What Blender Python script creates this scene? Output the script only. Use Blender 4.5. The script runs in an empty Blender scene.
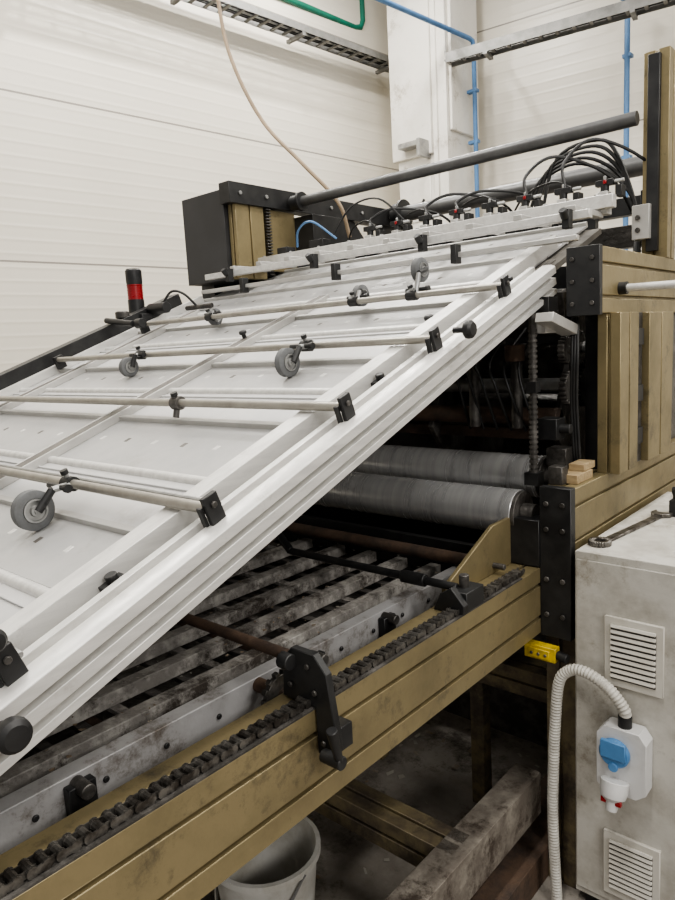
import bpy,bmesh,math,random
from mathutils import Vector,Matrix
random.seed(4)
H=1.6
def P(x,y,z): return Vector((x,y,z+H))
TH=math.atan(.375); CT,ST=math.cos(TH),math.sin(TH)
SD=Vector((0,CT,ST)); ND=Vector((0,-ST,CT)); XD=Vector((1,0,0)); YD=Vector((0,1,0)); ZD=Vector((0,0,1))
def T(x,t,n): return P(x,0,-.493)+SD*t+ND*n

# ---------------- materials
def mat(name,col,rough=.5,metal=0.,col2=None,scale=8.,lo=.4,hi=.65,bump=0.,bscale=40.,stretch=(1,1,1),detail=6,dirt=None,dlo=.55,dhi=.72,dscale=3.):
    m=bpy.data.materials.new(name); m.use_nodes=True
    nt=m.node_tree; b=nt.nodes['Principled BSDF']
    b.inputs['Roughness'].default_value=rough; b.inputs['Metallic'].default_value=metal
    tc=nt.nodes.new('ShaderNodeTexCoord'); mp=nt.nodes.new('ShaderNodeMapping'); mp.inputs['Scale'].default_value=stretch
    nt.links.new(tc.outputs['Object'],mp.inputs['Vector'])
    if col2 is None: col2=tuple(c*.8 for c in col)
    n=nt.nodes.new('ShaderNodeTexNoise'); n.inputs['Scale'].default_value=scale; n.inputs['Detail'].default_value=detail; n.inputs['Roughness'].default_value=.65
    nt.links.new(mp.outputs[0],n.inputs['Vector'])
    r=nt.nodes.new('ShaderNodeValToRGB'); r.color_ramp.elements[0].position=lo; r.color_ramp.elements[1].position=hi
    r.color_ramp.elements[0].color=(*col,1); r.color_ramp.elements[1].color=(*col2,1)
    nt.links.new(n.outputs['Fac'],r.inputs[0]); out=r.outputs[0]
    if dirt:
        nd=nt.nodes.new('ShaderNodeTexNoise'); nd.inputs['Scale'].default_value=dscale; nd.inputs['Detail'].default_value=10; nd.inputs['Roughness'].default_value=.8
        nt.links.new(tc.outputs['Object'],nd.inputs['Vector'])
        rd=nt.nodes.new('ShaderNodeValToRGB'); rd.color_ramp.elements[0].position=dlo; rd.color_ramp.elements[1].position=dhi
        rd.color_ramp.elements[0].color=(0,0,0,1); rd.color_ramp.elements[1].color=(1,1,1,1)
        nt.links.new(nd.outputs['Fac'],rd.inputs[0])
        mx=nt.nodes.new('ShaderNodeMix'); mx.data_type='RGBA'; mx.inputs[7].default_value=(*dirt,1)
        nt.links.new(rd.outputs[0],mx.inputs[0]); nt.links.new(out,mx.inputs[6]); out=mx.outputs[2]
    nt.links.new(out,b.inputs['Base Color'])
    mr=nt.nodes.new('ShaderNodeMapRange'); mr.inputs['To Min'].default_value=max(.05,rough-.08); mr.inputs['To Max'].default_value=min(1,rough+.15)
    nt.links.new(n.outputs['Fac'],mr.inputs['Value']); nt.links.new(mr.outputs[0],b.inputs['Roughness'])
    if bump>0:
        n2=nt.nodes.new('ShaderNodeTexNoise'); n2.inputs['Scale'].default_value=bscale; n2.inputs['Detail'].default_value=5
        nt.links.new(mp.outputs[0],n2.inputs['Vector'])
        bp=nt.nodes.new('ShaderNodeBump'); bp.inputs['Strength'].default_value=bump; bp.inputs['Distance'].default_value=.01
        nt.links.new(n2.outputs['Fac'],bp.inputs['Height']); nt.links.new(bp.outputs[0],b.inputs['Normal'])
    return m
def siding(name):
    m=bpy.data.materials.new(name); m.use_nodes=True
    nt=m.node_tree; b=nt.nodes['Principled BSDF']; b.inputs['Roughness'].default_value=.32
    g=nt.nodes.new('ShaderNodeNewGeometry'); sp=nt.nodes.new('ShaderNodeSeparateXYZ'); nt.links.new(g.outputs['Position'],sp.inputs[0])
    def mth(op,a,bb=None,c=None):
        x=nt.nodes.new('ShaderNodeMath'); x.operation=op
        for i,v in enumerate((a,bb,c)):
            if v is None: continue
            if isinstance(v,(int,float)): x.inputs[i].default_value=v
            else: nt.links.new(v,x.inputs[i])
        return x.outputs[0]
    z=sp.outputs['Z']
    ph=mth('FRACT',mth('DIVIDE',mth('SUBTRACT',z,2.36-1.24*3),1.24))
    seam=mth('LESS_THAN',mth('MINIMUM',ph,mth('SUBTRACT',1.0,ph)),.006)
    n=nt.nodes.new('ShaderNodeTexNoise'); n.inputs['Scale'].default_value=1.2; n.inputs['Detail'].default_value=6
    nt.links.new(g.outputs['Position'],n.inputs['Vector'])
    mx=nt.nodes.new('ShaderNodeMix'); mx.data_type='RGBA'; mx.inputs[6].default_value=(.76,.72,.635,1); mx.inputs[7].default_value=(.66,.62,.54,1)
    nt.links.new(n.outputs['Fac'],mx.inputs[0])
    m2=nt.nodes.new('ShaderNodeMix'); m2.data_type='RGBA'; m2.inputs[7].default_value=(.30,.28,.25,1)
    nt.links.new(mx.outputs[2],m2.inputs[6]); nt.links.new(seam,m2.inputs[0]); nt.links.new(m2.outputs[2],b.inputs['Base Color'])
    w=mth('SINE',mth('MULTIPLY',z,2*math.pi/.206))
    w2=mth('POWER',mth('ABSOLUTE',w),14.0)
    h=mth('SUBTRACT',mth('MULTIPLY',w2,.25),mth('MULTIPLY',seam,1.0))
    bp=nt.nodes.new('ShaderNodeBump'); bp.inputs['Strength'].default_value=.5; bp.inputs['Distance'].default_value=.01
    nt.links.new(h,bp.inputs['Height']); nt.links.new(bp.outputs[0],b.inputs['Normal'])
    return m
WALL=siding('wall_siding')
ALU=mat('aluminium_satin',(.52,.51,.49),.38,.4,(.42,.41,.39),6,bump=.05,bscale=120)
ALUB=mat('aluminium_bright',(.68,.67,.645),.34,.3,(.56,.55,.53),8,stretch=(6,.6,6),dirt=(.36,.34,.31),dlo=.58,dhi=.8,dscale=9)
BARM=mat('bar_steel_warm',(.40,.38,.34),.32,.6,(.30,.28,.25),12)
DECK=mat('deck_white',(.53,.525,.52),.34,.1,(.45,.45,.45),3,dirt=(.33,.315,.29),dlo=.56,dhi=.8,dscale=4)
DECK2=mat('deck_panel_grey',(.43,.425,.42),.34,.2,(.36,.36,.355),4,dirt=(.28,.265,.24),dlo=.56,dhi=.8,dscale=5)
DECKG=mat('deck_grey_strip',(.14,.13,.115),.5,.1,(.09,.082,.075),9)
GOLD=mat('gold_anodised',(.27,.22,.122),.38,.4,(.185,.152,.085),5,.42,.72,bump=.06,bscale=60,dirt=(.085,.072,.05),dlo=.54,dhi=.70,dscale=6)
GOLDD=mat('gold_dirty',(.22,.18,.105),.55,.2,(.10,.08,.06),9,.4,.62,bump=.2,bscale=50,dirt=(.06,.05,.042),dlo=.48,dhi=.62,dscale=5)
BLK=mat('black_painted_steel',(.012,.012,.013),.42,.0,(.026,.026,.026),14)
BOXG=mat('charcoal_enclosure',(.028,.028,.03),.5,0,(.04,.04,.042),4)
DKS=mat('dark_oily_steel',(.06,.056,.052),.38,.4,(.17,.16,.15),16,.45,.7,bump=.3,bscale=70)
DUST=mat('dusty_steel',(.24,.225,.21),.6,.15,(.48,.46,.43),22,.45,.68,bump=.3,bscale=90,dirt=(.06,.05,.042),dlo=.50,dhi=.60,dscale=7)
GRIM=mat('grimy_beam',(.15,.13,.11),.7,.1,(.27,.245,.21),14,.45,.68,bump=.4,bscale=60,dirt=(.06,.045,.035),dlo=.5,dhi=.6,dscale=8)
GREY=mat('grey_painted_beam',(.38,.375,.38),.45,.15,(.24,.23,.22),7,.42,.72,bump=.15,dirt=(.12,.10,.085),dlo=.52,dhi=.64,dscale=7)
RUST=mat('rusty_steel',(.13,.085,.06),.7,.2,(.06,.045,.038),12,bump=.4)
CHR=mat('ground_steel',(.88,.88,.88),.22,.6,(.60,.60,.61),6,.35,.65,stretch=(9,.4,.4))
STEEL=mat('galvanised',(.42,.42,.41),.4,.8,(.3,.3,.3),12)
TRAYM=mat('tray_galvanised_dull',(.26,.255,.245),.5,.5,(.2,.2,.19),12)
CHN=mat('chain_steel',(.22,.21,.195),.30,.8,(.07,.062,.055),30,.4,.6)
ROD=mat('grey_rod',(.15,.15,.15),.34,.5,(.11,.11,.11),8)
RUB=mat('grey_rubber',(.13,.135,.14),.65,0,(.10,.10,.10),30)
CAB=mat('cabinet_white',(.53,.515,.475),.5,0,(.38,.36,.32),9,.42,.66,bump=.12,dirt=(.24,.21,.165),dlo=.54,dhi=.68,dscale=5)
VENT=mat('vent_plastic',(.60,.58,.53),.5,0,(.5,.47,.41),12,.45,.8)
SOCK=mat('socket_plastic',(.60,.60,.60),.4,0,(.5,.5,.49),18,.5,.8)
BLU=mat('blue_plastic',(.09,.24,.48),.4,0)
BLUP=mat('blue_pipe_paint',(.10,.22,.42),.4,0)
GRN=mat('green_pipe_paint',(.01,.17,.11),.35,0)
YEL=mat('yellow_plastic',(.62,.45,.02),.5,0,(.25,.17,.03),25,.45,.7)
WOOD=mat('wood_block',(.38,.29,.17),.7,0,(.28,.2,.11),20,stretch=(1,6,6))
HOSE=mat('white_conduit',(.56,.545,.50),.5,0,(.42,.40,.36),20)
BEI=mat('beige_cable',(.36,.27,.18),.5,0)
RED=mat('red_lens',(.30,.01,.015),.25,0,(.2,.01,.01))
WHT=mat('white_plastic',(.62,.61,.58),.5,0,(.45,.43,.38),9)
PLAS=mat('white_plaster',(.74,.715,.66),.7,0,(.60,.57,.51),2.5,.5,.8,bump=.7,bscale=6,dirt=(.42,.38,.32),dlo=.56,dhi=.66,dscale=2)
FLOOR=mat('concrete_floor',(.32,.295,.265),.7,0,(.18,.16,.14),4,bump=.3,bscale=25,dirt=(.08,.068,.056),dlo=.49,dhi=.6,dscale=3)
PAPER=mat('paper_scrap',(.40,.38,.34),.8,0,(.22,.17,.12),3,.45,.55)

# ---------------- mesh builder
class M:
    def __init__(s,name): s.bm=bmesh.new(); s.mats=[]; s.name=name
    def mi(s,m):
        if m not in s.mats: s.mats.append(m)
        return s.mats.index(m)
    def prism(s,poly,o,u,v,w,d,m):
        i=s.mi(m); n=len(poly)
        a=[s.bm.verts.new(o+u*p+v*q) for p,q in poly]; b=[s.bm.verts.new(o+u*p+v*q+w*d) for p,q in poly]
        fs=[s.bm.faces.new(a),s.bm.faces.new(b[::-1])]
        for k in range(n): fs.append(s.bm.faces.new((a[k],b[k],b[(k+1)%n],a[(k+1)%n])))
        for f in fs: f.material_index=i
    def obox(s,c,u,v,w,sz,m):
        a,b,d=[x/2 for x in sz]
        s.prism([(-a,-b),(a,-b),(a,b),(-a,b)],c-w*d,u,v,w,2*d,m)
    def box(s,lo,hi,m):
        c=(lo+hi)/2; s.obox(c,XD,YD,ZD,(hi.x-lo.x,hi.y-lo.y,hi.z-lo.z),m)
    def b(s,x0,x1,y0,y1,z0,z1,m): s.box(P(x0,y0,z0),P(x1,y1,z1),m)
    def tb(s,x0,x1,t0,t1,n0,n1,m):
        s.obox(T((x0+x1)/2,(t0+t1)/2,(n0+n1)/2),XD,SD,ND,(x1-x0,t1-t0,n1-n0),m)
    def cyl(s,a,b,r,m,r2=None,seg=20):
        d=(b-a); L=d.length; w=d/L
        u=w.orthogonal().normalized(); v=w.cross(u)
        r2=r if r2 is None else r2; i=s.mi(m)
        A=[];B=[]
        for k in range(seg):
            an=2*math.pi*k/seg; q=u*math.cos(an)+v*math.sin(an)
            A.append(s.bm.verts.new(a+q*r)); B.append(s.bm.verts.new(b+q*r2))
        fs=[s.bm.faces.new(A[::-1]),s.bm.faces.new(B)]
        for k in range(seg): fs.append(s.bm.faces.new((A[k],A[(k+1)%seg],B[(k+1)%seg],B[k])))
        for f in fs: f.material_index=i
    def lathe(s,o,w,prof,m,seg=24):
        w=w.normalized(); u=w.orthogonal().normalized(); v=w.cross(u); i=s.mi(m); R=[]
        for h,r in prof:
            R.append([s.bm.verts.new(o+w*h+(u*math.cos(2*math.pi*k/seg)+v*math.sin(2*math.pi*k/seg))*max(r,1e-4)) for k in range(seg)])
        for a,b in zip(R,R[1:]):
            for k in range(seg):
                f=s.bm.faces.new((a[k],a[(k+1)%seg],b[(k+1)%seg],b[k])); f.material_index=i
        f=s.bm.faces.new(R[0][::-1]); f.material_index=i; f=s.bm.faces.new(R[-1]); f.material_index=i
    def gear(s,o,r,th,n,m):
        s.cyl(o,o+XD*th,r*.88,m,seg=32); s.cyl(o,o+XD*(th+.015),r*.3,m,seg=16)
        for k in range(n):
            a=2*math.pi*k/n; d=Vector((0,math.cos(a),math.sin(a))); e=Vector((0,-math.sin(a),math.cos(a)))
            s.obox(o+XD*th*.5+d*r*.93,XD,d,e,(th,r*.16,r*3.2/n),m)
    def tube(s,pts,r,m,seg=8,sub=6,rib=0.):
        pts=[Vector(p) for p in pts]; out=[]
        if sub>1 and len(pts)>2:
            e=[pts[0]*2-pts[1]]+pts+[pts[-1]*2-pts[-2]]
            for k in range(1,len(e)-2):
                p0,p1,p2,p3=e[k-1:k+3]
                for j in range(sub):
                    t=j/sub
                    out.append(.5*((2*p1)+(p2-p0)*t+(2*p0-5*p1+4*p2-p3)*t*t+(3*p1-p0-3*p2+p3)*t**3))
            out.append(pts[-1])
        else: out=pts
        if rib>0:
            L=[0]
            for a,b in zip(out,out[1:]): L.append(L[-1]+(b-a).length)
            N=int(L[-1]/rib); res=[];j=0
            for k in range(N+1):
                d=L[-1]*k/N
                while j<len(L)-2 and L[j+1]<d: j+=1
                f=(d-L[j])/max(1e-9,L[j+1]-L[j]); res.append(out[j].lerp(out[j+1],min(1,f)))
            out=res
        i=s.mi(m); R=[]; u=None
        for k,p in enumerate(out):
            a=out[max(0,k-1)]; b=out[min(len(out)-1,k+1)]; w=(b-a).normalized()
            if u is None: u=w.orthogonal().normalized()
            else: u=(u-w*u.dot(w)).normalized()
            v=w.cross(u); rr=r*(1 if (rib==0 or k%2) else .84)
            R.append([s.bm.verts.new(p+(u*math.cos(2*math.pi*q/seg)+v*math.sin(2*math.pi*q/seg))*rr) for q in range(seg)])
        for a,b in zip(R,R[1:]):
            for q in range(seg):
                f=s.bm.faces.new((a[q],a[(q+1)%seg],b[(q+1)%seg],b[q])); f.material_index=i
        for f in (s.bm.faces.new(R[0][::-1]),s.bm.faces.new(R[-1])): f.material_index=i
    def bolt(s,p,w,r,m): s.cyl(p,p+w*r*.8,r,m,seg=6)
    def extr(s,o,u,v,w,a,b,d,m,slots_a=(.5,),slots_b=(.25,.75),sw=.009,sd=.011):
        poly=[]
        for t in slots_a:
            c=a*t; poly+= [(c-sw/2,0),(c-sw/2,sd),(c+sw/2,sd),(c+sw/2,0)]
        bot=[(0,0)]+poly
        right=[(a,0)]
        for t in slots_b:
            c=b*t; right+=[(a,c-sw/2),(a-sd,c-sw/2),(a-sd,c+sw/2),(a,c+sw/2)]
        top=[(a,b)]
        for t in reversed(slots_a):
            c=a*t; top+=[(c+sw/2,b),(c+sw/2,b-sd),(c-sw/2,b-sd),(c-sw/2,b)]
        left=[(0,b)]
        for t in reversed(slots_b):
            c=b*t; left+=[(0,c+sw/2),(sd,c+sw/2),(sd,c-sw/2),(0,c-sw/2)]
        s.prism(bot+right+top+left,o,u,v,w,d,m)
    def done(s,bevel=.0015):
        bmesh.ops.recalc_face_normals(s.bm,faces=s.bm.faces[:])
        me=bpy.data.meshes.new(s.name); s.bm.to_mesh(me); s.bm.free()
        for m in s.mats: me.materials.append(m)
        for p in me.polygons: p.use_smooth=True
        me.set_sharp_from_angle(angle=math.radians(33))
        o=bpy.data.objects.new(s.name,me); bpy.context.collection.objects.link(o)
        if bevel:
            bv=o.modifiers.new('bevel','BEVEL'); bv.width=bevel; bv.segments=1; bv.limit_method='ANGLE'; bv.angle_limit=math.radians(50)
        return o

# ---------------- room
o=M('floor'); o.b(-9,5,-4,10,-1.7,-1.6,FLOOR); o.done(0)
def wall(name,p0,p1,thick,h=5.6):
    m=M(name); d=(p1-p0); L=d.length; d/=L; nrm=Vector((-d.y,d.x,0))
    m.prism([(0,0),(L,0),(L,thick),(0,thick)],p0,d,nrm,ZD,h,WALL); m.done(0)
wall('wall_left',P(-5.574-.082*4,-4,-1.6),P(-5.574+.082*7.4,7.4,-1.6),.15)
wall('wall_back',P(-5.3,7.7-.1404*5.3,-1.6),P(4,7.7+.1404*4,-1.6),.15)
o=M('concrete_column'); o.b(-4.56,-3.94,6.37,6.95,-1.6,3.98,PLAS)
o.b(-4.61,-4.10,6.33,6.37,1.9,3.98,PLAS); o.b(-3.94,-3.90,6.42,6.95,2.1,3.98,PLAS); o.b(-4.10,-4.04,6.35,6.37,1.2,3.98,PLAS)
o.b(-4.50,-4.15,6.355,6.37,1.25,1.75,PLAS); o.done(.008)
o=M('column_bracket'); o.b(-4.44,-4.16,6.20,6.33,1.98,2.03,STEEL); o.b(-4.18,-4.14,6.16,6.37,1.86,2.03,STEEL); o.done()

def tray(name,p0,p1,wd,h=.06):
    m=M(name); d=(p1-p0); L=d.length; d/=L; nn=Vector((-d.y,d.x,0))*wd
    for k in (0,1):
        c=(p0+p1)/2+nn*k; m.obox(c,d,nn.normalized(),ZD,(L,.006,h),TRAYM)
    k=0
    while k*.15<L:
        m.obox(p0+d*(k*.15)+nn*.5+ZD*-.02,d,nn.normalized(),ZD,(.03,nn.length,.012),TRAYM); k+=1
    for j in range(5): m.tube([p0+nn*(.2+.15*j)+ZD*.01,(p0+p1)/2+nn*(.2+.15*j)+ZD*(.0),p1+nn*(.2+.15*j)+ZD*.01],.011,BLK if j!=2 else STEEL,6,2)
    k=0
    while .4+k*1.3<L:
        m.obox(p0+d*(.4+k*1.3)+nn*.6-ZD*.05,d,nn.normalized(),ZD,(.04,nn.length*1.25,.03),TRAYM); k+=1
    m.done(0)
tray('cable_tray',P(-5.18,1.0,3.03),P(-4.72,6.75,3.03),.2)
tray('cable_tray',P(-3.86,6.25,2.72),P(-.5,6.85,2.74),.15,.09)
o=M('green_pipe'); o.tube([P(-5.2,3.6,3.41),P(-5.07,6.36,3.41),P(-5.05,6.44,3.43),P(-5.04,6.47,3.5),P(-5.04,6.47,3.95)],.032,GRN,12,1)
for y in (4.6,5.6): o.b(-5.30,-5.10,y-.015,y+.015,3.40,3.43,STEEL)
o.done(0)
o=M('blue_pipe'); o.tube([P(-4.05,4.3,3.0),P(-3.83,6.66,3.0),P(-3.82,6.71,2.985),P(-3.82,6.73,2.93),P(-3.82,6.73,-1.58)],.024,BLUP,12,1)
for z in (2.5,2.0,1.2): o.b(-3.90,-3.79,6.71,6.77,z,z+.03,BLUP)
o.done(0)
o=M('blue_pipe'); o.tube([P(-2.63,6.0,3.0),P(-2.42,7.0,3.0),P(-2.40,7.05,2.97),P(-2.4,7.06,2.9),P(-2.4,7.06,-1.58)],.026,BLUP,12,1)
for z in (2.5,1.6): o.b(-2.44,-2.36,7.04,7.12,z,z+.03,BLUP)
o.done(0)
o=M('hanging_cable'); o.tube([P(-2.95,2.5,3.2),P(-2.9,2.5,2.3),P(-2.86,2.5,1.745),P(-2.79,2.5,1.44),P(-2.6,2.5,1.11),P(-2.35,2.5,.86),P(-2.18,2.55,.66),P(-2.16,2.6,.5)],.0095,BEI,8); o.done(0)
o=M('black_cable'); o.tube([P(-4.2,6.30,1.45),P(-4.22,6.2,1.3),P(-4.25,5.9,1.15),P(-4.3,5.5,.95),P(-4.3,5.4,.2),P(-4.3,5.4,-.8),P(-4.3,5.4,-1.59)],.014,BLK,6); o.done(0)

# ---------------- main gold side frame
o=M('machine_side_frame')
o.extr(P(-.89,-.5,-.82),XD,ZD,YD,.09,.187,2.215,GOLD)
o.extr(P(-.80,1.735,-.60),XD,ZD,YD,.085,.19,1.3,GOLD)
o.b(-.80,-.713,1.705,1.735,-.825,-.405,BLK)
for z in (-.45,-.52,-.66,-.76):
    for x in (-.78,-.735): o.bolt(P(x,1.705,z),-YD,.008,DKS)
o.extr(P(-.80,1.74,-1.6),XD,YD,ZD,.085,.09,1.0,GOLDD,(.5,),(.5,))
o.extr(P(-.80,1.915,.047),XD,ZD,YD,.088,.178,1.6,GOLD)
o.b(-.803,-.71,1.893,1.915,.042,.228,BLK)
for z in (.075,.135,.195):
    for x in (-.785,-.73): o.bolt(P(x,1.893,z),-YD,.007,DKS)
# vertical posts
o.extr(P(-.745,1.97,-.41),XD,YD,ZD,.065,.15,.457,GOLD,(.5,),(.5,))
o.b(-.80,-.75,2.02,2.12,-.41,.047,BLK)
o.b(-.735,-.70,2.125,2.215,-.41,.047,DKS)
for z in (-.35,-.22,-.05): o.b(-.73,-.69,2.13,2.20,z,z+.05,BLK)
o.extr(P(-.752,2.22,-.41),XD,YD,ZD,.072,.24,.457,GOLD,(.5,),(.5,))
o.b(-.79,-.74,2.46,2.85,-.41,.047,DKS)
o.extr(P(-.79,2.48,.225),XD,YD,ZD,.08,.09,.65,GOLD,(.5,),(.5,))
o.b(-.772,-.735,2.462,2.48,.25,.86,BLK)
o.b(-.81,-.755,2.44,2.48,.29,.40,ALU); o.bolt(P(-.79,2.44,.36),-YD,.009,DKS); o.bolt(P(-.79,2.44,.32),-YD,.009,DKS)
# base beam
o.b(-.90,-.82,.2,1.74,-1.40,-1.27,GRIM)
o.b(-.95,-.80,-.3,2.6,-1.60,-1.50,RUST)
o.b(-.79,-.73,1.79,1.90,-.41,-.385,WOOD); o.b(-.78,-.735,1.85,1.93,-.385,-.365,WOOD)
o.b(-.80,-.76,1.76,1.80,-.41,-.36,DKS)
o.prism([(1.36,-.633),(1.70,-.633),(1.70,-.50),(1.60,-.50),(1.36,-.60)],P(-.895,0,0),YD,ZD,XD,.012,GOLD)
o.b(-.885,-.80,1.70,1.76,-.63,-.50,BLK)
# far side frame
o.extr(P(-2.80,-.5,-.82),XD,ZD,YD,.09,.187,3.4,GOLDD)
o.extr(P(-2.80,1.74,-1.6),XD,YD,ZD,.09,.09,1.6,GOLDD,(.5,),(.5,))
o.b(-2.80,-2.70,2.2,2.9,-.7,.5,BOXG)
o.extr(P(-2.75,1.86,-1.12),YD,ZD,XD,.09,.09,1.95,GOLDD,(.5,),(.5,))
o.extr(P(-2.75,1.30,-1.36),YD,ZD,XD,.09,.09,1.9,GOLDD,(.5,),(.5,))
o.b(-2.7,-.83,2.35,2.40,-1.6,-.75,DKS)
for x in (-1.15,-1.6): o.b(x,x+.05,1.9,1.95,-1.6,-.82,GOLDD)
for y in (.7,1.15): o.b(-2.7,-.9,y,y+.05,-.90,-.82,DKS)
o.done()

# inner bed
o=M('conveyor_bed')
o.b(-1.005,-.97,-.5,1.72,-.76,-.63,GREY)
o.b(-1.03,-1.005,-.5,1.72,-.76,-.655,DKS)
o.b(-2.70,-1.0,-.5,1.75,-.80,-.775,DKS)
for i in range(26):
    y=-.3+i*.078
    o.b(-2.68,-1.03,y,y+.022,-.70,-.688,DUST if i%3==0 else DKS)
for x in (-1.10,-1.22,-1.34,-1.47,-1.62,-1.80,-2.0,-2.2,-2.4):
    o.b(x-.018,x+.018,-.4,1.66,-.686,-.655,DUST)
for i in range(16):
    y=-.2+i*.115
    o.bolt(P(-.97,y,-.665),XD,.006,BLK)
for y in (.25,.62,1.05): o.cyl(P(-2.68,y,-.735),P(-1.0,y,-.735),.016,RUST,seg=12)
for x in (-1.3,-1.75): o.cyl(P(x,.75,-.63),P(x-.35,1.5,-.625),.011,RUST,seg=10)
for y in (.42,.95,1.2):
    o.b(-.968,-.950,y,y+.045,-.70,-.64,BLK); o.cyl(P(-.97,y+.022,-.645),P(-.93,y+.022,-.645),.012,DKS)
o.done()

# rollers
def roller(m,y,z,r,mt,x0=-2.6,x1=-.90):
    m.cyl(P(x0,y,z),P(x1,y,z),r,mt,seg=64)
    m.cyl(P(x1,y,z),P(x1+.012,y,z),r*.97,DKS,seg=48); m.cyl(P(x1+.012,y,z),P(x1+.05,y,z),r*.45,DKS,seg=24)
o=M('steel_roller'); roller(o,1.76,-.50,.066,CHR,x1=-.885); o.done(.001)
o=M('steel_roller'); roller(o,1.92,-.425,.064,CHR,x1=-.885); o.done(.001)
o=M('rusty_tube_roller'); roller(o,1.60,-.61,.018,RUST); o.b(-2.6,-.93,1.645,1.665,-.68,-.58,BLK); o.b(-2.6,-.93,1.84,1.86,-.8,-.56,BLK); o.done(.001)
# drive chain
o=M('drive_chain')
y=-.25
i=0
while y<1.62:
    o.cyl(P(-.832,y,-.623),P(-.810,y,-.623),.0068,CHN,seg=10)
    for x in ((-.833,-.809) if i%2 else (-.829,-.813)):
        o.lathe(P(x-.001,y,-.623),XD,[(0,.0078),(.0025,.0078)],CHN,10)
        o.lathe(P(x-.001,y+.019,-.623),XD,[(0,.0078),(.0025,.0078)],CHN,10)
        o.obox(P(x,y+.0095,-.623),XD,YD,ZD,(.0025,.019,.010),CHN)
    y+=.019; i+=1
o.b(-.845,-.80,-.3,1.6,-.6335,-.630,DKS)
o.done(0)
o=M('chain_sprocket'); o.gear(P(-.912,.82,-.645),.046,.012,14,DKS)
o.cyl(P(-.97,.82,-.645),P(-.89,.82,-.645),.014,RUST); o.done(.0008)

o=M('clamp_bracket')
o.prism([(-.878,-.629),(-.872,-.555),(-.85,-.53),(-.795,-.53),(-.767,-.56),(-.748,-.69),(-.758,-.715),(-.797,-.715),(-.797,-.629)],P(0,.80,0),XD,ZD,YD,.016,BLK)
o.b(-.797,-.765,.80,.86,-.715,-.67,BLK)
o.cyl(P(-1.22,.808,-.552),P(-.85,.808,-.552),.011,RUST); o.cyl(P(-.865,.79,-.552),P(-.84,.79,-.552),.015,BLK)
for x,z in ((-.81,-.555),(-.795,-.60),(-.855,-.60),(-.78,-.69)): o.bolt(P(x,.80,z),-YD,.006,DKS)
o.cyl(P(-.77,.785,-.70),P(-.725,.785,-.70),.012,BLK); o.cyl(P(-.732,.785,-.70),P(-.728,.765,-.63),.007,BLK,.010)
o.done()
o=M('adjusting_lever')
o.b(-.85,-.80,1.32,1.40,-.633,-.585,BLK); o.prism([(-.80,-.633),(-.795,-.61),(-.83,-.57),(-.86,-.59),(-.88,-.633)],P(0,1.30,0),XD,ZD,YD,.02,BLK)
o.cyl(P(-1.40,1.345,-.585),P(-.84,1.345,-.585),.010,BLK); o.cyl(P(-1.0,1.345,-.585),P(-.93,1.345,-.585),.016,BLK)
o.cyl(P(-1.40,1.345,-.585),P(-1.46,1.36,-.55),.012,BLK); o.cyl(P(-.83,1.36,-.59),P(-.83,1.36,-.555),.012,DKS); o.done()
o=M('threaded_rod')
z=-.40
o.cyl(P(-.855,1.79,-.42),P(-.855,1.79,.06),.010,DKS,seg=12)
while z<.02:
    o.cyl(P(-.855,1.79,z),P(-.855,1.79,z+.007),.013,DKS,seg=10); z+=.014
o.b(-.875,-.835,1.77,1.81,-.42,-.385,BLK); o.b(-.87,-.84,1.775,1.805,-.16,-.13,BLK); o.done(0)

# machine interior
o=M('machine_press_unit')
o.b(-2.70,-.86,2.62,2.70,-1.6,.25,BLK)
for y,z,r,mt in ((2.25,-.10,.07,DKS),(2.30,-.27,.06,DKS),(2.1,.03,.04,DKS),(2.02,-.255,.028,RUST),(2.35,.1,.05,DKS),(2.05,-.16,.022,STEEL)):
    o.cyl(P(-2.69,y,z),P(-.88,y,z),r,mt,seg=28)
for x in (-.90,-1.35,-1.9):
    o.prism([(2.0,-.30),(2.1,-.1),(2.05,.12),(2.5,.2),(2.6,-.3),(2.4,-.6),(2.15,-.50)],P(x,0,0),YD,ZD,XD,.02,DKS)
    o.gear(P(x+.02,2.14,-.05),.055,.018,22,DKS); o.gear(P(x+.02,2.20,-.17),.07,.018,28,BLK)
    o.cyl(P(x+.05,2.14,-.05),P(x+.06,2.14,-.05),.02,STEEL)
for x in (-1.0,-1.15):
    o.cyl(P(x,1.98,-.29),P(x,1.98,-.05),.018,DKS); o.cyl(P(x,1.97,-.08),P(x,1.97,-.03),.03,RUST)
o.b(-2.7,-.9,2.05,2.09,-.335,-.30,RUST)
for k in range(6):
    o.tube([P(-.93-.05*k,2.0,-.3),P(-.95-.05*k,1.94,-.2+.02*k),P(-.98-.05*k,1.96,-.08),P(-.95-.05*k,2.05,.02)],.005,BLK,6)
o.gear(P(-.84,1.97,-.16),.05,.02,20,DKS); o.gear(P(-.84,1.95,-.05),.038,.02,16,DKS)
for k in range(3): o.tube([P(-.80+.008*k,1.93,.04),P(-.79+.008*k,1.90,-.08),P(-.80+.008*k,1.92,-.2),P(-.795+.008*k,1.93,-.38)],.005,BLK,6)
o.b(-.87,-.81,1.84,1.90,-.30,-.24,BLK); o.cyl(P(-.82,1.87,-.27),P(-.78,1.87,-.27),.014,BLK); o.b(-.86,-.80,1.88,1.94,-.38,-.33,DKS)
o.b(-.86,-.82,1.80,1.92,.0,.03,ALU); o.prism([(1.75,.03),(1.92,-.01),(1.92,.02),(1.76,.055)],P(-.83,0,0),YD,ZD,XD,.05,ALU)
o.done()

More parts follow.
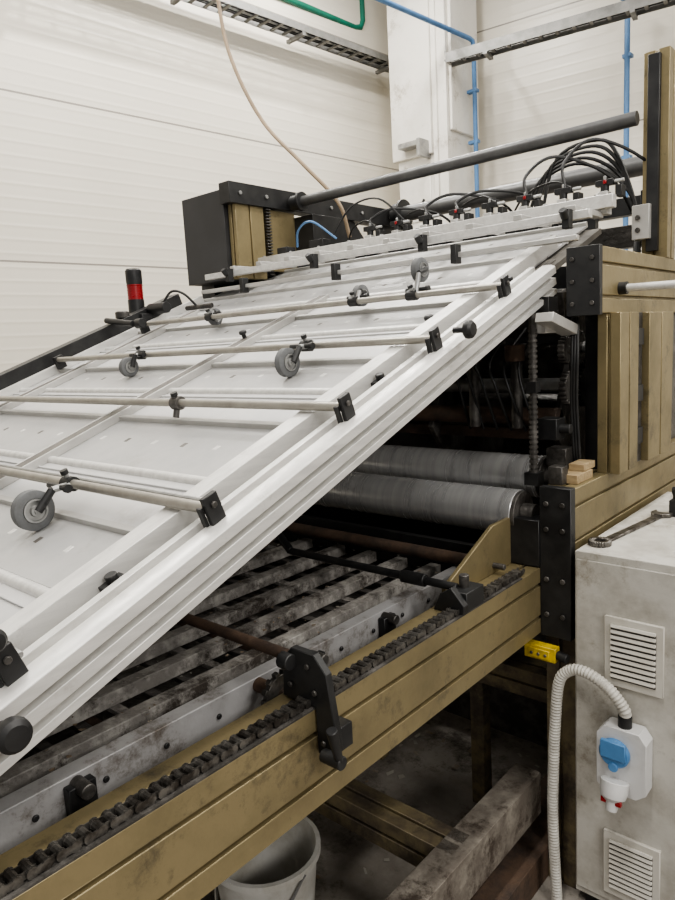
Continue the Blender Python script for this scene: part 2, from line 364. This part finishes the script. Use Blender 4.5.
# ---------------- inclined table
o=M('inclined_feed_table')
t=-.30; i=0
while t<2.55:
    w=.155 if i%3 else .205
    o.tb(-2.66,-.95,t,t+w,-.060,-.052,DECK if i%2 else DECK2)
    if i%2:
        o.cyl(T(-2.66,t+w+.006,-.053),T(-.95,t+w+.006,-.053),.012,ALUB,seg=12)
        o.tb(-2.66,-.95,t+w-.032,t+w-.026,-.053,-.0475,DECK)
    else:
        o.tb(-2.66,-.95,t+w-.002,t+w+.013,-.060,-.040,ALU)
    for k in range(14):
        if i%2==0: o.tb(-2.55+k*.115,-2.545+k*.115+.008,t+w*.5,t+w*.5+.018,-.053,-.0512,DECKG if k%2 else ALUB)
    t+=w+.020; i+=1
o.tb(-2.66,-.90,-.30,2.55,-.085,-.066,DECKG)
for x in (-1.70,-2.45):
    o.tb(x-.020,x+.020,-.3,2.0,-.052,-.032,DECKG); o.tb(x-.025,x-.020,-.3,2.0,-.052,-.030,ALU); o.tb(x+.020,x+.025,-.3,2.0,-.052,-.030,ALU)
o.tb(-.99,-.945,-.30,2.3,-.052,-.012,ALUB)
o.tb(-.945,-.915,-.30,2.2,-.075,-.060,DECKG)
L=2.37
prof=[(-.915,-.112),(-.845,-.112),(-.845,-.098),(-.860,-.096),(-.860,-.087),(-.842,-.085),(-.842,-.066),(-.858,-.064),(-.858,-.055),(-.838,-.053),(-.838,-.034),(-.850,-.028),(-.876,-.028),(-.876,-.048),(-.899,-.048),(-.899,-.028),(-.915,-.028)]
o.prism(prof,T(0,-.35,0),XD,ND,SD,L,ALUB)
o.b(-.90,-.83,1.84,1.90,.02,.10,BLK)
o.tb(-2.72,-2.66,-.30,2.1,-.09,.028,BLK)
o.tb(-2.655,-2.63,-.30,2.2,-.052,-.02,ALUB)
for t in (.52,1.25,1.9):
    o.tb(-.945,-.915,t,t+.04,-.05,-.035,BLK); o.cyl(T(-.93,t+.02,-.035),T(-.93,t+.02,-.022),.010,BLK)
o.done()
def bar(t,x0,x1=-.872,r=.0095):
    m=M('cross_bar')
    m.cyl(T(x0,t,0),T(x1,t,0),r,BARM,seg=16)
    m.cyl(T(x0+.02,t+.026,-.008),T(x1,t+.026,-.008),r*.55,STEEL,seg=10)
    m.obox(T(x1+.006,t+.008,-.020),XD,SD,ND,(.010,.030,.082),BLK)
    m.obox(T(x1-.004,t-.010,-.02),XD,SD,ND,(.012,.006,.05),BLK)
    m.obox(T(x1-.010,t+.008,-.046),XD,SD,ND,(.04,.03,.010),STEEL)
    m.bolt(T(x1+.011,t+.008,.004),XD,.006,DKS); m.bolt(T(x1+.011,t+.008,-.035),XD,.005,DKS)
    m.obox(T(x0+.01,t+.005,-.012),XD,SD,ND,(.02,.035,.05),BLK)
    m.done(.001)
TB=[.34,.703,1.066,1.408,1.767]
X0=[-2.62,-2.62,-2.62,-2.62,-2.53]
for t,x in zip(TB,X0): bar(t,x)
def knob(p,w,r,name='clamp_knob'):
    m=M(name); m.cyl(p-w*.03,p,.007,BLK); m.lathe(p,w,[(0,r*.5),(r*.15,r*.95),(r*.4,r),(r*.75,r*.95),(r,r*.7),(r*1.05,.001)],BLK,20); m.done(0)
knob(T(-.815,.30,-.052),XD,.022); knob(T(-.86,.345,.04),XD,.016)
knob(T(-.81,1.455,.0),XD,.021)
knob(T(-1.72,1.60,-.02),ND,.013); knob(T(-1.0,1.60,-.02),ND,.013)
def clamp(t,x):
    m=M('bar_clamp'); m.cyl(T(x-.014,t,0),T(x+.014,t,0),.017,DKS); m.cyl(T(x,t,0),T(x,t,.026),.006,STEEL); m.cyl(T(x,t,.018),T(x,t,.028),.009,BLK); m.cyl(T(x,t,0),T(x,t-.02,-.03),.008,DKS); m.done(.001)
clamp(TB[2],-1.40)
def wheel(t,x,dt,r,lift=0.):
    m=M('guide_wheel')
    m.cyl(T(x-.016,t,0),T(x+.016,t,0),.015,BLK); m.cyl(T(x,t,.0),T(x,t-.0,.026),.005,STEEL); m.cyl(T(x,t,.022),T(x,t,.031),.008,BLK)
    c=T(x-.01,t+dt,-.052+r+.001+lift)
    m.cyl(T(x+.012,t,0),T(x+.012,t+dt*.5,.012+lift*.6),.007,STEEL,seg=10); m.cyl(T(x+.012,t+dt*.5,.012+lift*.6),c+XD*.022,.008,BLK,seg=10)
    m.cyl(T(x+.035,t+dt*.3,.008),T(x-.035,t+dt*.3,.008),.006,BLK,seg=8); m.cyl(T(x+.035,t+dt*.3,.008),T(x+.045,t+dt*.3,.008),.009,BLK,seg=10)
    m.lathe(c-XD*.012,XD,[(0,r*.6),(.0005,r*.85),(.003,r),(.021,r),(.0235,r*.85),(.024,r*.62),(.022,r*.6)],RUB,32)
    m.lathe(c-XD*.010,XD,[(0,r*.3),(0,r*.6),(.024,r*.60),(.0245,r*.5),(.021,r*.48),(.021,r*.3),(.027,r*.26),(.028,.004)],STEEL,28)
    m.bolt(c+XD*.017,XD,.007,STEEL)
    m.done(0)
wheel(TB[1],-1.31,-.085,.040)
wheel(TB[3],-1.26,-.075,.037); wheel(TB[3],-2.03,-.055,.032)
wheel(TB[4],-1.154,.08,.035,.065); wheel(TB[4],-1.37,.05,.033,.020); wheel(TB[4],-2.07,.03,.031,.01)

# upper gate
o=M('pneumatic_gate_beam')
o.b(-2.46,-.80,2.235,2.27,.375,.415,ALUB)
o.b(-2.58,-.80,2.05,2.075,.325,.35,ALUB)
o.b(-2.50,-.80,1.96,1.98,.255,.27,ALU)
x=-2.4;k=0
while x<-.85:
    o.b(x,x+.03,2.05,2.27,.35,.367,ALU); o.bolt(P(x+.015,2.25,.415),ZD,.008,STEEL)
    if k%3==0:
        o.b(x,x+.022,2.02,2.05,.30,.355,BLK); o.cyl(P(x+.011,2.02,.33),P(x+.011,2.0,.35),.012,BLK)
    if k%3==1: o.b(x+.005,x+.025,1.945,1.98,.235,.295,BLK)
    x+=.17;k+=1
x=-1.80;k=0
while x<-.84:
    o.b(x,x+.03,2.26,2.30,.36,.43,ALU); o.cyl(P(x+.015,2.28,.43),P(x+.015,2.28,.462),.013,BLK); o.b(x-.012,x+.045,2.268,2.292,.448,.466,BLK)
    if k%2: o.b(x+.015,x+.025,2.262,2.268,.452,.463,RED)
    o.cyl(P(x+.045,2.28,.457),P(x+.075,2.28,.457),.006,STEEL,seg=8); o.cyl(P(x+.015,2.28,.466),P(x+.015,2.28,.478),.005,STEEL,seg=8)
    o.b(x+.05,x+.07,2.27,2.31,.41,.445,BLK)
    x+=.135;k+=1
o.b(-2.1,-2.02,2.25,2.31,.41,.45,BLK); o.b(-2.30,-2.24,2.25,2.31,.41,.445,BLK)
o.done()
o=M('pneumatic_hoses')
x=-1.78;k=0
while x<-.84:
    hh=.03+.05*random.random()+(.05 if x>-1.2 else 0)
    if k%3!=1: o.tube([P(x,2.28,.465),P(x-.01,2.30,.475+hh*.6),P(x+.07,2.36,.49+hh),P(x+.2,2.5,.48+hh*.4),P(x+.26,2.62,.36)],.0055,BLK,6)
    if k%2==0: o.tube([P(x+.02,2.28,.465),P(x-.06,2.32,.50),P(x-.2,2.40,.49),P(x-.3,2.50,.43),P(x-.32,2.6,.36)],.004,BLK,6)
    x+=.135;k+=1
for k in range(5): o.tube([P(-1.30+.03*k,2.55,.42),P(-1.20+.02*k,2.56,.55+.02*k),P(-1.05+.02*k,2.56,.60+.016*k),P(-.90,2.56,.52+.02*k),P(-.83,2.55,.40),P(-.82+.004*k,2.50,.24)],.0065,BLK,6)
o.tube([P(-2.2,2.28,.44),P(-2.15,2.24,.50),P(-2.05,2.22,.52),P(-1.95,2.26,.44)],.005,BLUP,6)
o.tube([P(-2.0,2.28,.44),P(-1.9,2.3,.56),P(-1.75,2.3,.57),P(-1.62,2.3,.46)],.004,BLK,6)
o.done(0)
def rod(y,z,x0,x1,r,nm='support_rod'):
    m=M(nm); m.cyl(P(x0,y,z),P(x1,y,z),r,ROD,seg=24)
    m.cyl(P(x0,y,z),P(x0+.05,y,z),r*1.5,BLK,seg=20); m.cyl(P(x0+.05,y,z),P(x0+.065,y,z),r*1.9,BLK,seg=20); m.done(.001)
rod(2.455,.675,-2.38,-.80,.023); rod(3.28,.70,-2.38,-.76,.042)
o=M('rear_cross_beam'); o.b(-2.4,-.8,3.0,3.06,.46,.53,BLK)
for k in range(6): o.b(-2.2+k*.25,-2.13+k*.25,2.96,3.0,.42,.54,BLK)
o.b(-2.4,-.8,2.72,2.78,.30,.38,DKS); o.done()
o=M('control_enclosure')
o.b(-2.77,-2.47,2.10,2.42,.32,.715,BOXG)
o.extr(P(-2.465,2.12,.32),XD,YD,ZD,.05,.17,.34,GOLD,(.5,),(.5,))
o.b(-2.47,-2.40,2.08,3.40,.645,.735,BLK)
for y in (2.14,2.3,2.5,2.75,3.0,3.25): o.bolt(P(-2.40,y,.69),XD,.010,STEEL)
o.b(-2.47,-2.41,3.2,3.4,.0,.66,BLK)
o.b(-2.47,-2.30,2.5,2.75,.42,.62,BLK); o.b(-2.46,-2.42,2.33,2.5,.36,.64,GOLD)
o.prism([(0,0),(.22,0),(.22,.05),(.05,.22),(0,.22)],P(-2.45,2.9,.43),YD,ZD,XD,.03,BLK)
for k in range(22): o.b(-2.42,-2.405,2.30,2.33,.34+k*.014,.347+k*.014,DKS)
o.done()
o=M('signal_beacon')
o.lathe(P(-2.77,1.80,.05),ZD,[(0,.04),(.02,.04),(.025,.02),(.12,.02),(.125,.036),(.20,.036)],BLK)
o.lathe(P(-2.77,1.80,.25),ZD,[(0,.034),(.06,.034),(.062,.036),(.066,.036)],RED); o.lathe(P(-2.77,1.80,.316),ZD,[(0,.034),(.012,.036),(.062,.036),(.07,.03)],BLK)
for k in range(5): o.lathe(P(-2.77,1.80,.255+k*.012),ZD,[(0,.0352),(.003,.0352)],RED)
o.done(0)
o=M('adjuster_drive')
o.b(-2.75,-2.64,1.74,1.92,.10,.18,BLK); o.cyl(P(-2.66,1.8,.20),P(-2.54,1.8,.20),.024,BLK); o.cyl(P(-2.60,1.95,.20),P(-2.42,1.95,.20),.011,DKS); o.cyl(P(-2.7,1.6,.155),P(-2.5,1.6,.13),.012,BLK)
o.cyl(P(-2.50,1.62,.13),P(-2.46,1.62,.13),.02,BLK)
o.lathe(P(-2.70,1.68,.11),ZD,[(0,.02),(.05,.02),(.055,.03),(.08,.03),(.085,.02)],DKS); o.tube([P(-2.68,1.85,.18),P(-2.62,1.88,.27),P(-2.55,1.9,.26),P(-2.52,1.95,.2)],.006,BLK,6); o.done()

# ---------------- cabinet
o=M('electrical_cabinet')
CZ=-.566
o.b(-.70,.25,1.70,2.50,-1.56,CZ,CAB); o.b(-.68,.23,1.72,2.48,-1.6,-1.56,BLK)
o.b(-.695,.245,1.694,1.70,-1.54,CZ-.02,CAB)
for z in (-.72,-1.325):
    o.b(-.617,-.473,1.684,1.694,z-.185,z,VENT)
    o.b(-.600,-.490,1.681,1.684,z-.165,z-.022,DKS)
    for k in range(10):
        zz=z-.158+k*.0148
        o.prism([(0,0),(.006,-.001),(.010,.006),(.004,.009)],P(-.600,1.674,zz),YD,ZD,XD,.11,VENT)
o.done()
o=M('power_socket')
o.prism([(-.62,-1.16),(-.60,-1.175),(-.52,-1.175),(-.497,-1.155),(-.497,-1.02),(-.515,-.995),(-.60,-.995),(-.62,-1.02)],P(0,1.640,0),XD,ZD,YD,.052,SOCK)
o.lathe(P(-.572,1.640,-1.06),-YD,[(0,.038),(.010,.038),(.014,.034)],BLU,28)
o.obox(P(-.572,1.624,-1.047),XD,YD,ZD,(.062,.012,.045),BLU); o.cyl(P(-.572,1.63,-1.095),P(-.572,1.622,-1.095),.012,BLU)
o.lathe(P(-.565,1.62,-1.125),Vector((0,-.35,-.94)),[(0,.034),(.025,.034),(.04,.03),(.05,.018),(.075,.013)],SOCK); o.b(-.59,-.54,1.589,1.602,-1.175,-1.16,RED)
o.cyl(P(-.556,1.663,-1.0),P(-.556,1.663,-.965),.017,BLK); o.done()
o=M('conduit_hose')
o.tube([P(-.556,1.663,-.97),P(-.556,1.655,-.945),P(-.585,1.65,-.905),P(-.625,1.65,-.88),P(-.665,1.655,-.873),P(-.70,1.66,-.885),P(-.728,1.66,-.925),P(-.739,1.66,-1.04),P(-.746,1.66,-1.20),P(-.748,1.66,-1.35),P(-.738,1.66,-1.585)],.0155,HOSE,14,10,rib=.0045); o.done(0)
o=M('yellow_connector'); o.b(-.835,-.745,1.675,1.705,-.885,-.845,YEL); o.b(-.82,-.76,1.668,1.675,-.878,-.852,YEL); o.cyl(P(-.745,1.69,-.865),P(-.715,1.685,-.868),.013,BLK); o.cyl(P(-.835,1.69,-.865),P(-.87,1.69,-.86),.012,BLK)
for x in (-.81,-.79,-.77): o.bolt(P(x,1.668,-.865),-YD,.005,DKS)
o.done()
o=M('spanner')
wd=Vector((.05,.40,0)).normalized(); wn=Vector((-wd.y,wd.x,0)); a=P(-.665,1.78,CZ+.004)
o.obox(a+wd*.19,wd,wn,ZD,(.33,.024,.008),CHN)
for k in range(25):
    c0=(math.cos(2*math.pi*k/25),math.sin(2*math.pi*k/25)); c1=(math.cos(2*math.pi*(k+1)/25),math.sin(2*math.pi*(k+1)/25))
    o.prism([(c0[0]*.030,c0[1]*.030),(c1[0]*.030,c1[1]*.030),(c1[0]*.016,c1[1]*.016),(c0[0]*.016,c0[1]*.016)],a+ZD*-.003,wd,wn,ZD,.014,CHN)
o.prism([(0,-.012),(.02,-.03),(.055,-.028),(.03,-.012),(.03,.012),(.055,.028),(.02,.03),(0,.012)],a+wd*.35-ZD*.003,wd,wn,ZD,.012,CHN)
o.done()
o=M('toggle_clamp'); o.b(-.60,-.50,2.16,2.24,CZ+.0,CZ+.05,BLK); o.cyl(P(-.60,2.2,CZ+.07),P(-.45,2.2,CZ+.09),.014,BLK); o.cyl(P(-.58,2.2,CZ+.04),P(-.58,2.2,CZ+.08),.02,DKS); o.done()
o=M('horizontal_steel_tube'); o.cyl(P(-.70,2.05,.115),P(.1,2.05,.10),.011,ALUB); o.cyl(P(-.712,2.05,.115),P(-.69,2.05,.115),.018,BLK); o.done(0)

o=M('plastic_bucket'); o.lathe(P(-1.30,1.08,-1.598),ZD,[(0,.11),(.01,.115),(.26,.14),(.262,.15),(.28,.15),(.28,.138),(.262,.135),(.02,.108),(.018,.001)],WHT,36)
o.tube([P(-1.30-.15,1.08,-1.33),P(-1.42,1.0,-1.42),P(-1.30,.93,-1.46),P(-1.18,1.0,-1.42),P(-1.15,1.08,-1.33)],.004,STEEL,6); o.done(0)
def scraps(name,n,x0,x1,y0,y1,z,s0,s1):
    m=M(name); i=m.mi(PAPER)
    for k in range(n):
        c=P(random.uniform(x0,x1),random.uniform(y0,y1),z+random.uniform(.001,.004)); a=random.uniform(0,6.28); s=random.uniform(s0,s1)
        u=Vector((math.cos(a),math.sin(a),random.uniform(-.2,.2)))*s; v=Vector((-math.sin(a),math.cos(a),random.uniform(-.2,.2)))*s*random.uniform(.3,1)
        dz=ZD*(abs(u.z)+abs(v.z))
        vs=[m.bm.verts.new(c+dz+q) for q in (u+v,v-u,-u-v,(u-v)*.7)]
        f=m.bm.faces.new(vs); f.material_index=i
    m.done(0)
scraps('bed_dust_scraps',500,-2.2,-1.03,.2,1.65,-.655,.0015,.005)
scraps('floor_debris',160,-2.0,-.95,.9,2.3,-1.6,.006,.016)

# ---------------- lights
def area(name,loc,sx,sy,pw,col=(1,.965,.90),tgt=None):
    l=bpy.data.lights.new(name,'AREA'); l.shape='RECTANGLE'; l.size=sx; l.size_y=sy; l.energy=pw; l.color=col
    ob=bpy.data.objects.new(name,l); ob.location=loc; bpy.context.collection.objects.link(ob)
    if tgt is not None: ob.rotation_euler=(Vector(tgt)-Vector(loc)).to_track_quat('-Z','Y').to_euler()
    return ob
for i,(x,y) in enumerate([(-3.5,1),(-3.5,4.5),(-.5,-.5),(-.5,3),(2.2,1.5),(2,5)]):
    area('ceiling_lamp_light',(x,y,5.6),.35,1.8,108)
area('added_roller_fill_light',(4.2,-.6,4.0),1.6,.8,130,(1,.97,.92),(-1.2,1.8,1.1))  # added unseen fill, reaches under the table to brighten the steel rollers
area('added_wall_streak_light',(-4.60,2.9,5.4),.04,.06,45,(1,.97,.92))  # small unseen lights added so the tray rungs throw streaks on the wall
area('added_wall_streak_light',(-4.45,4.9,5.4),.04,.06,35,(1,.97,.92))  # second added streak light, further along the tray
w=bpy.data.worlds.new('world'); bpy.context.scene.world=w; w.use_nodes=True
w.node_tree.nodes['Background'].inputs[0].default_value=(1,.97,.92,1); w.node_tree.nodes['Background'].inputs[1].default_value=.50
vs=bpy.context.scene.view_settings
vs.view_transform='AgX'
try: vs.look='AgX - Medium High Contrast'
except Exception as e: print(e)
# ---------------- camera
cam=bpy.data.cameras.new('camera'); co=bpy.data.objects.new('camera',cam); bpy.context.collection.objects.link(co)
cam.sensor_width=36; cam.lens=27.5; cam.clip_start=.02
f=Vector((-.6568,.7385,-.1511)).normalized(); r=Vector((.7518,.6575,-.0543)); r=(r-f*r.dot(f)).normalized(); u=r.cross(f)
mm=Matrix((r,u,-f)).transposed().to_4x4(); mm.translation=Vector((0,0,H)); co.matrix_world=mm
bpy.context.scene.camera=co
